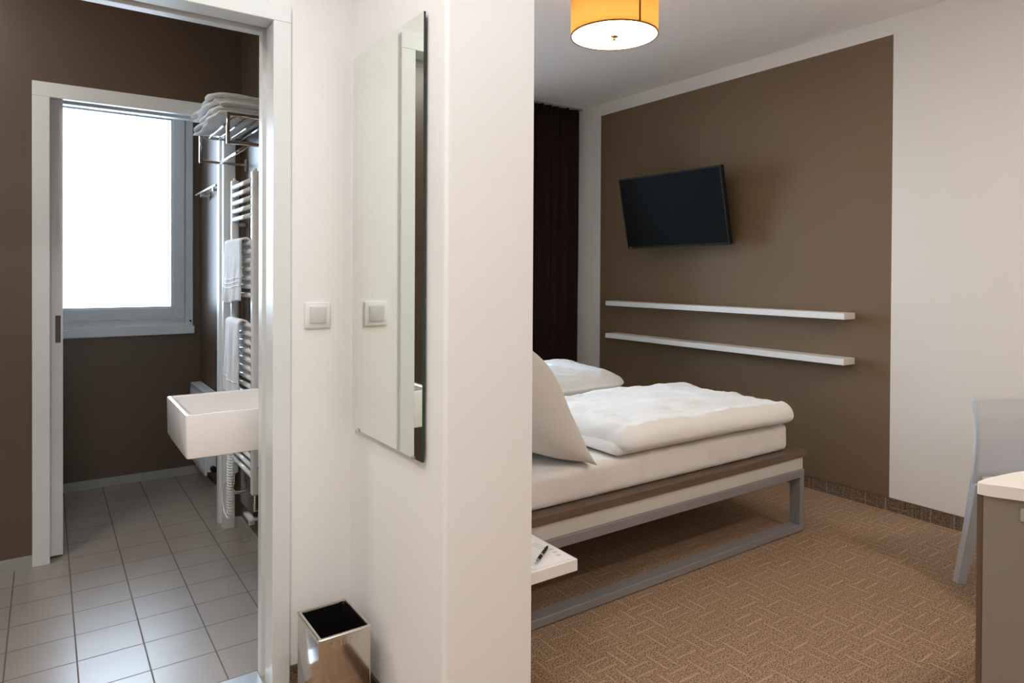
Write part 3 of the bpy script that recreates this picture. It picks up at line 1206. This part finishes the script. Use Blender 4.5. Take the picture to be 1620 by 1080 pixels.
def mattress(nx, ny, nz):
    cxm, cym, czm = (mX0 + mX1) / 2, (mY0 + mY1) / 2, (mZ0 + mZ1) / 2
    hx, hy, hz = (mX1 - mX0) / 2, (mY1 - mY0) / 2, (mZ1 - mZ0) / 2
    r_ = .028

    def put(p):
        x, y, z = p
        q = [max(-hx + r_, min(hx - r_, x)), max(-hy + r_, min(hy - r_, y)), max(-hz + r_, min(hz - r_, z))]
        d = Vector((x - q[0], y - q[1], z - q[2]))
        if d.length > 1e-9:
            k = d.normalized() * r_
            # keep faces flat: only round where two axes exceed
            n_out = sum(abs(v) > 1e-6 for v in d)
            if n_out >= 2:
                d = k
        P = Vector(q) + d
        w = .004 * fbm((P.x * 5, P.y * 5, P.z * 9)) + .003 * math.sin(P.x * 38 + 3 * fbm((P.x * 2, 0, 0))) * (1 if abs(P.y) > hy - .02 else 0)
        nrm = Vector((0, 0, 1)) if abs(z) >= hz - 1e-4 else (Vector((0, math.copysign(1, y), 0)) if abs(y) >= hy - 1e-4 else Vector((math.copysign(1, x), 0, 0)))
        P = P + nrm * w * (0 if z <= -hz + 1e-4 else 1)
        return Vector((cxm, cym, czm)) + P
    bm = b.bm

    def face(fa, A, B, na, nb):
        g = [[bm.verts.new(put(fa(-A + 2 * A * i / na, -B + 2 * B * j / nb))) for j in range(nb + 1)] for i in range(na + 1)]
        for i in range(na):
            for j in range(nb):
                f = bm.faces.new((g[i][j], g[i + 1][j], g[i + 1][j + 1], g[i][j + 1]))
                f.smooth = True
    face(lambda s, t: (s, t, hz), hx, hy, nx, ny)
    face(lambda s, t: (s, t, -hz), hx, hy, nx, ny)
    for sg in (-1, 1):
        face(lambda s, t: (s, sg * hy, t), hx, hz, nx, nz)
        face(lambda s, t: (sg * hx, s, t), hy, hz, ny, nz)
    bmesh.ops.remove_doubles(bm, verts=bm.verts, dist=.004)


mattress(110, 90, 10)
o = b.build('mattress', SHEET)
tag(o, 'thick mattress in a white fitted sheet lying on the wooden bed platform', 'mattress')


def puff(b, x0, x1, y0, y1, z0, h, px=5, py=5, q=.42, wr=.006, seed=0, tilt=None, nx=70, ny=50, bulge=0, rim=.38):
    """closed soft slab: flat below, rounded above"""
    for side in (1, 0):
        g = []
        for i in range(nx + 1):
            row = []
            for j in range(ny + 1):
                u = -1 + 2 * i / nx
                v = -1 + 2 * j / ny
                # concentrate samples towards the rim
                u = math.sin(u * PI / 2)
                v = math.sin(v * PI / 2)
                hx_, hy_ = (x1 - x0) / 2, (y1 - y0) / 2
                lx, ly = u * hx_, v * hy_
                qx = max(0, abs(lx) - (hx_ - px))
                qy = max(0, abs(ly) - (hy_ - px))
                t_ = max(qx, qy) / px
                if qx > 0 and qy > 0:           # rounded corners in plan
                    k_ = max(qx, qy) / math.hypot(qx, qy)
                    lx = math.copysign(hx_ - px + qx * k_, lx)
                    ly = math.copysign(hy_ - px + qy * k_, ly)
                e = max(0, 1 - min(1, t_) ** 2) ** q
                X = (x0 + x1) / 2 + lx
                Y = (y0 + y1) / 2 + ly
                n1 = fbm((X * 3 + seed, Y * 3, seed), 4)
                n2 = fbm((X * 13 + seed, Y * 7, seed + 5), 3)
                n3 = abs(fbm((X * 6 + n1, Y * 11 + seed, seed * 2.0), 3))
                if side:
                    Z = z0 + h * rim + e * (h * (1 - rim) + bulge * (1 - u * u) * (1 - v * v)) + e * (wr * 1.6 * n1 + wr * .5 * n2 - wr * .9 * n3)
                else:
                    Z = z0 + h * rim * (1 - e)
                k = (1 - e)
                X += wr * 1.2 * n2 * k
                Y += wr * 1.2 * n1 * k
                P = Vector((X, Y, Z))
                if tilt:
                    P = tilt(P, u, v)
                row.append(b.bm.verts.new(P))
            g.append(row)
        for i in range(nx):
            for j in range(ny):
                vs = (g[i][j], g[i + 1][j], g[i + 1][j + 1], g[i][j + 1])
                f = b.bm.faces.new(vs if side else vs[::-1])
                f.smooth = True
        if side:
            top = g
    bmesh.ops.remove_doubles(b.bm, verts=b.bm.verts, dist=.0004)


# near duvet, folded in two layers
b = MB()


def sag_front(P, u, v):
    P.z += .016 * math.exp(-((P.x - 2.45) / .45) ** 2) * (.5 + .5 * v) - .012 * (u if u > 0 else 0)
    return P


puff(b, 1.862, 2.93, 1.945, 2.62, .540, .056, .035, .035, .5, .004, 1.7, lambda P, u, v: P)
puff(b, 1.874, 3.040, 1.900, 2.64, .550, .110, .070, .085, .5, .0095, 4.2, sag_front, nx=120, ny=80)
o = b.build('duvet', LINEN)
tag(o, 'folded white duvet nearest the camera on the bed', 'duvet', 'folded duvets on the bed')
b = MB()


def lift_back(P, u, v):
    P.z += .024 * (v + 1) * (1 if P.z > .56 else 0)
    return P


puff(b, 1.90, 2.985, 2.965, 3.63, .540, .122, .17, .22, .62, .010, 9.1, lift_back, nx=100, ny=60, bulge=.02, rim=.50)
o = b.build('duvet', LINEN)
tag(o, 'folded white duvet on the far side of the bed, nearer the dark curtain', 'duvet', 'folded duvets on the bed')

# pillows leaning at the head of the bed


def lean_pillow(label, y0, y1, seed):
    """pillow standing on its edge and leaning back against the wall; profile read in the X-Z plane"""
    b = MB()
    prof = [(1.735, .540), (1.700, .600), (1.665, .680), (1.625, .760), (1.58, .855), (1.525, .935), (1.45, .995), (1.36, 1.035), (1.27, 1.045)]
    back = [(1.690, .538), (1.60, .545), (1.50, .60), (1.42, .68), (1.35, .76), (1.28, .85), (1.22, .93), (1.19, .99), (1.20, 1.03)]
    nu, nv = 48, 44

    def interp(L, t):
        k = t * (len(L) - 1)
        i = min(int(k), len(L) - 2)
        f = k - i
        # catmull-rom
        p0 = L[max(i - 1, 0)]
        p1, p2 = L[i], L[i + 1]
        p3 = L[min(i + 2, len(L) - 1)]
        return [0.5 * ((2 * p1[a]) + (-p0[a] + p2[a]) * f + (2 * p0[a] - 5 * p1[a] + 4 * p2[a] - p3[a]) * f * f + (-p0[a] + 3 * p1[a] - 3 * p2[a] + p3[a]) * f ** 3) for a in (0, 1)]
    gg = []
    for side in (0, 1):
        g = []
        for i in range(nu + 1):
            row = []
            t = (1 - math.cos(i / nu * PI)) / 2
            a, c = interp(prof, t), interp(back, t)
            mx_, mz_ = a[0] * .93 + c[0] * .07, a[1] * .93 + c[1] * .07
            for j in range(nv + 1):
                w = math.sin((-1 + 2 * j / nv) * PI / 2)
                e = max(0, 1 - abs(w) ** 4) ** .5
                e *= max(0, 1 - abs(2 * t - 1) ** 5) ** .5
                s = a if side else c
                inset = .035 * (1 - abs(w) ** .5) * 0
                X = mx_ + (s[0] - mx_) * e
                Z = mz_ + (s[1] - mz_) * e
                wid = 1 - .10 * (1 - abs(2 * t - 1) ** 3) * 0 - .05 * math.sin(t * PI)
                Y = (y0 + y1) / 2 + w * (y1 - y0) / 2 * wid
                n = fbm((Y * 5 + seed, t * 4, side * 3.0), 3)
                n2 = fbm((Y * 15 + seed, t * 6, side * 3.0), 3)
                X += (.010 * n + .004 * n2) * e
                row.append(b.bm.verts.new((X, Y, Z)))
            g.append(row)
        for i in range(nu):
            for j in range(nv):
                vs = (g[i][j], g[i + 1][j], g[i + 1][j + 1], g[i][j + 1])
                f = b.bm.faces.new(vs if side else vs[::-1])
                f.smooth = True
        gg.append(g)
    bmesh.ops.remove_doubles(b.bm, verts=b.bm.verts, dist=.0005)
    o = b.build('pillow', PILLOW)
    tag(o, label, 'pillow')
    return o


lean_pillow('large off-white pillow propped upright at the head of the bed beside the wall end', 1.915, 2.66, 2.2)

# ------------------------------------------------------------------ bedside shelf with paper and pen
root = empty('bedside_shelf', (XP, 1.65, .44), 'small white floating bedside shelf behind the end of the white wall', 'shelf')
b = MB()
nz = .460
b.box((XP, 1.457, nz - .033), (1.244, 1.86, nz), None, .001, 1)
b.build('top', SHELFW, root)
b = MB()
Mp = Matrix.Translation((1.160, 1.560, nz)) @ Matrix.Rotation(math.radians(0), 4, 'Z')
b.box((-.066, -.092, .0004), (.072, .12, .0016), None, M=Mp)
o = b.build('note_pad', PAPER)
tag(o, 'sheet of white paper with faint print lying on the bedside shelf', 'paper')
b = MB()
for k in range(3):
    b.box((.045 + .004 * k, -.06 + .022 * k, .0017), (.060 + .004 * k, -.05 + .022 * k, .0019), None, M=Mp)
for k in range(4):
    b.box((.030, .01 + .012 * k, .0017), (.055, .014 + .012 * k, .0019), None, M=Mp)
b.build('print', INK, o)
p0, p1 = Vector((1.116, 1.487, nz + .0066)), Vector((1.216, 1.561, nz + .0066))
root = empty('pen', (p0 + p1) / 2, 'black pen with a silver tip lying on the paper on the bedside shelf', 'pen')
dv = (p1 - p0)
MB().tube([p0 + dv * .22, p0 + dv * .9, p1], [.0048, .0046, .0032], 12).build('barrel', BLACKP, root)
MB().tube([p0, p0 + dv * .05, p0 + dv * .22], [.0015, .0040, .0048], 12).build('tip', CHROME, root)
MB().tube([p0 + dv * .45, p0 + dv * .52], [.0051, .0051], 12).build('ring', CHROME, root)

# ------------------------------------------------------------------ desk
root = empty('desk', (2.4, .3, 0), 'desk with a cream rounded top, beige side panel and brown wood edge', 'desk')
P = [(1.934, .716), (1.9405, .7215), (1.983, .7205), (2.048, .712), (2.102, .703), (2.151, .691), (2.9, .56), (2.9, -.35), (2.30, -.35), (2.16, .10), (2.06, .40), (1.982, .600), (1.962, .642), (1.944, .680), (1.936, .700)]
b = MB()
b.prism(P, .720, .750, None)
bmesh.ops.bevel(b.bm, geom=[e for e in b.bm.edges if abs(e.verts[0].co.z - e.verts[1].co.z) < 1e-6 and e.verts[0].co.z > .74], offset=.0015, segments=1, affect='EDGES')
b.build('top', mat('cream_table_top', (.80, .755, .69), .4), root)
C0, C1, C2, C3 = Vector((1.940, .705, 0)), Vector((1.9875, .590, 0)), Vector((2.55, .30, 0)), Vector((2.50, .62, 0))
dd = (Vector((1.982, .635, 0)) - Vector((1.940, .7125, 0))).normalized()
nn = Vector((-dd.y, dd.x, 0))          # into the cabinet
if nn.x < 0:
    nn = -nn
S0 = Vector((1.9362, .7205, 0))
S1 = S0 + dd * .012
E1 = S0 + dd * .62
b = MB()
b.prism([tuple(S0[:2]), tuple(S1[:2]), (2.45, .615), (2.45, .632)], .0, .7195)
b.build('rear_panel', WOODV, root)
b = MB()
Q0 = S1 + dd * .001
b.prism([tuple(Q0[:2]), tuple(E1[:2]), (2.45, .05), (2.45, .612)], .002, .719)
b.build('side_panel', PANELB, root)
b = MB()
H0 = Q0 + dd * .078
Hm = Matrix.Translation(H0 - nn * .008) @ Matrix.Rotation(math.atan2(dd.y, dd.x), 4, 'Z')
b.box((-.004, -.004, .668), (.004, .009, .700), None, .001, 1, M=Hm)
b.build('pull', ALU, root)

# ------------------------------------------------------------------ chair
wv = Vector((.82, -.572, 0)).normalized()
nv = Vector((-.572, -.82, 0)).normalized()
foot = Vector((3.110, 1.244, 0))
root = empty('side_chair', foot + wv * .21 + nv * .22, 'pale blue-grey moulded plastic chair with splayed legs standing behind the desk', 'chair')
prof = [(0, 0), (.027, .112), (.056, .228), (.084, .367), (.112, .503), (.122, .58), (.124, .64), (.119, .707), (.100, .790)]
CW = .43


def pz(z):
    for (n0, z0), (n1, z1) in zip(prof, prof[1:]):
        if z <= z1 + 1e-9:
            f = (z - z0) / (z1 - z0)
            return n0 + (n1 - n0) * f
    return prof[-1][0]


def edge_out(z):   # left silhouette, narrows slightly at the waist
    return .0


def cpt(l, n, z):
    return foot + wv * l + nv * n + Vector((0, 0, z))


def rear_leg(sg):
    b = MB()
    g = []
    zs_ = [0, .08, .16, .24, .32, .38, .44]
    rings = []
    for z in zs_:
        wd = .036 + .030 * (z / .44) ** 1.5
        o_ = edge_out(z)
        l0, l1 = o_, o_ + wd
        if sg > 0:
            l0, l1 = CW - o_ - wd, CW - o_
        n = pz(z)
        d = .030 + .01 * z
        rings.append([cpt(l0, n, z), cpt(l1, n, z), cpt(l1, n + d, z), cpt(l0, n + d, z)])
    loops(b, rings, None, (True, True), False)
    return b.build('leg', CHAIRP, root, autos=True)


rear_leg(-1)
rear_leg(1)
for sg in (-1, 1):
    b = MB()
    rings = []
    for z in (0, .15, .3, .44):
        wd = .032 + .02 * z
        n = .49 + .02 * (1 - z / .44) - .0
        l0 = .02 if sg < 0 else CW - .02 - wd
        rings.append([cpt(l0, n - .03 - .02 * z, z), cpt(l0 + wd, n - .03 - .02 * z, z), cpt(l0 + wd, n, z), cpt(l0, n, z)])
    loops(b, rings, None, (True, True), False)
    b.build('leg', CHAIRP, root, autos=True)
b = MB()


def bfn(u, v):
    z = .425 + v * (.790 - .425)
    o_ = edge_out(z)
    w0, w1 = o_, CW - o_
    l = w0 + (w1 - w0) * u
    curve = .018 * math.sin(u * PI)
    ztop = z - (.006 * (2 * u - 1) ** 4 if v > .95 else 0)
    return cpt(l, pz(z) + .008 + curve * .0 - curve * .6, ztop)


b.sheet(bfn, 24, 24)
b.build('backrest', CHAIRP, root, solid=.014)
b = MB()


def sfn(u, v):
    l = .024 + (CW - .048) * u
    n = .128 + v * .375
    z = .448 - .012 * math.sin(u * PI) * math.sin(min(1, v * 1.2) * PI) + .02 * (1 - v) ** 6 - .012 * v ** 6
    return cpt(l, n, z)


b.sheet(sfn, 20, 20)
b.build('seat', CHAIRP, root, solid=.016)
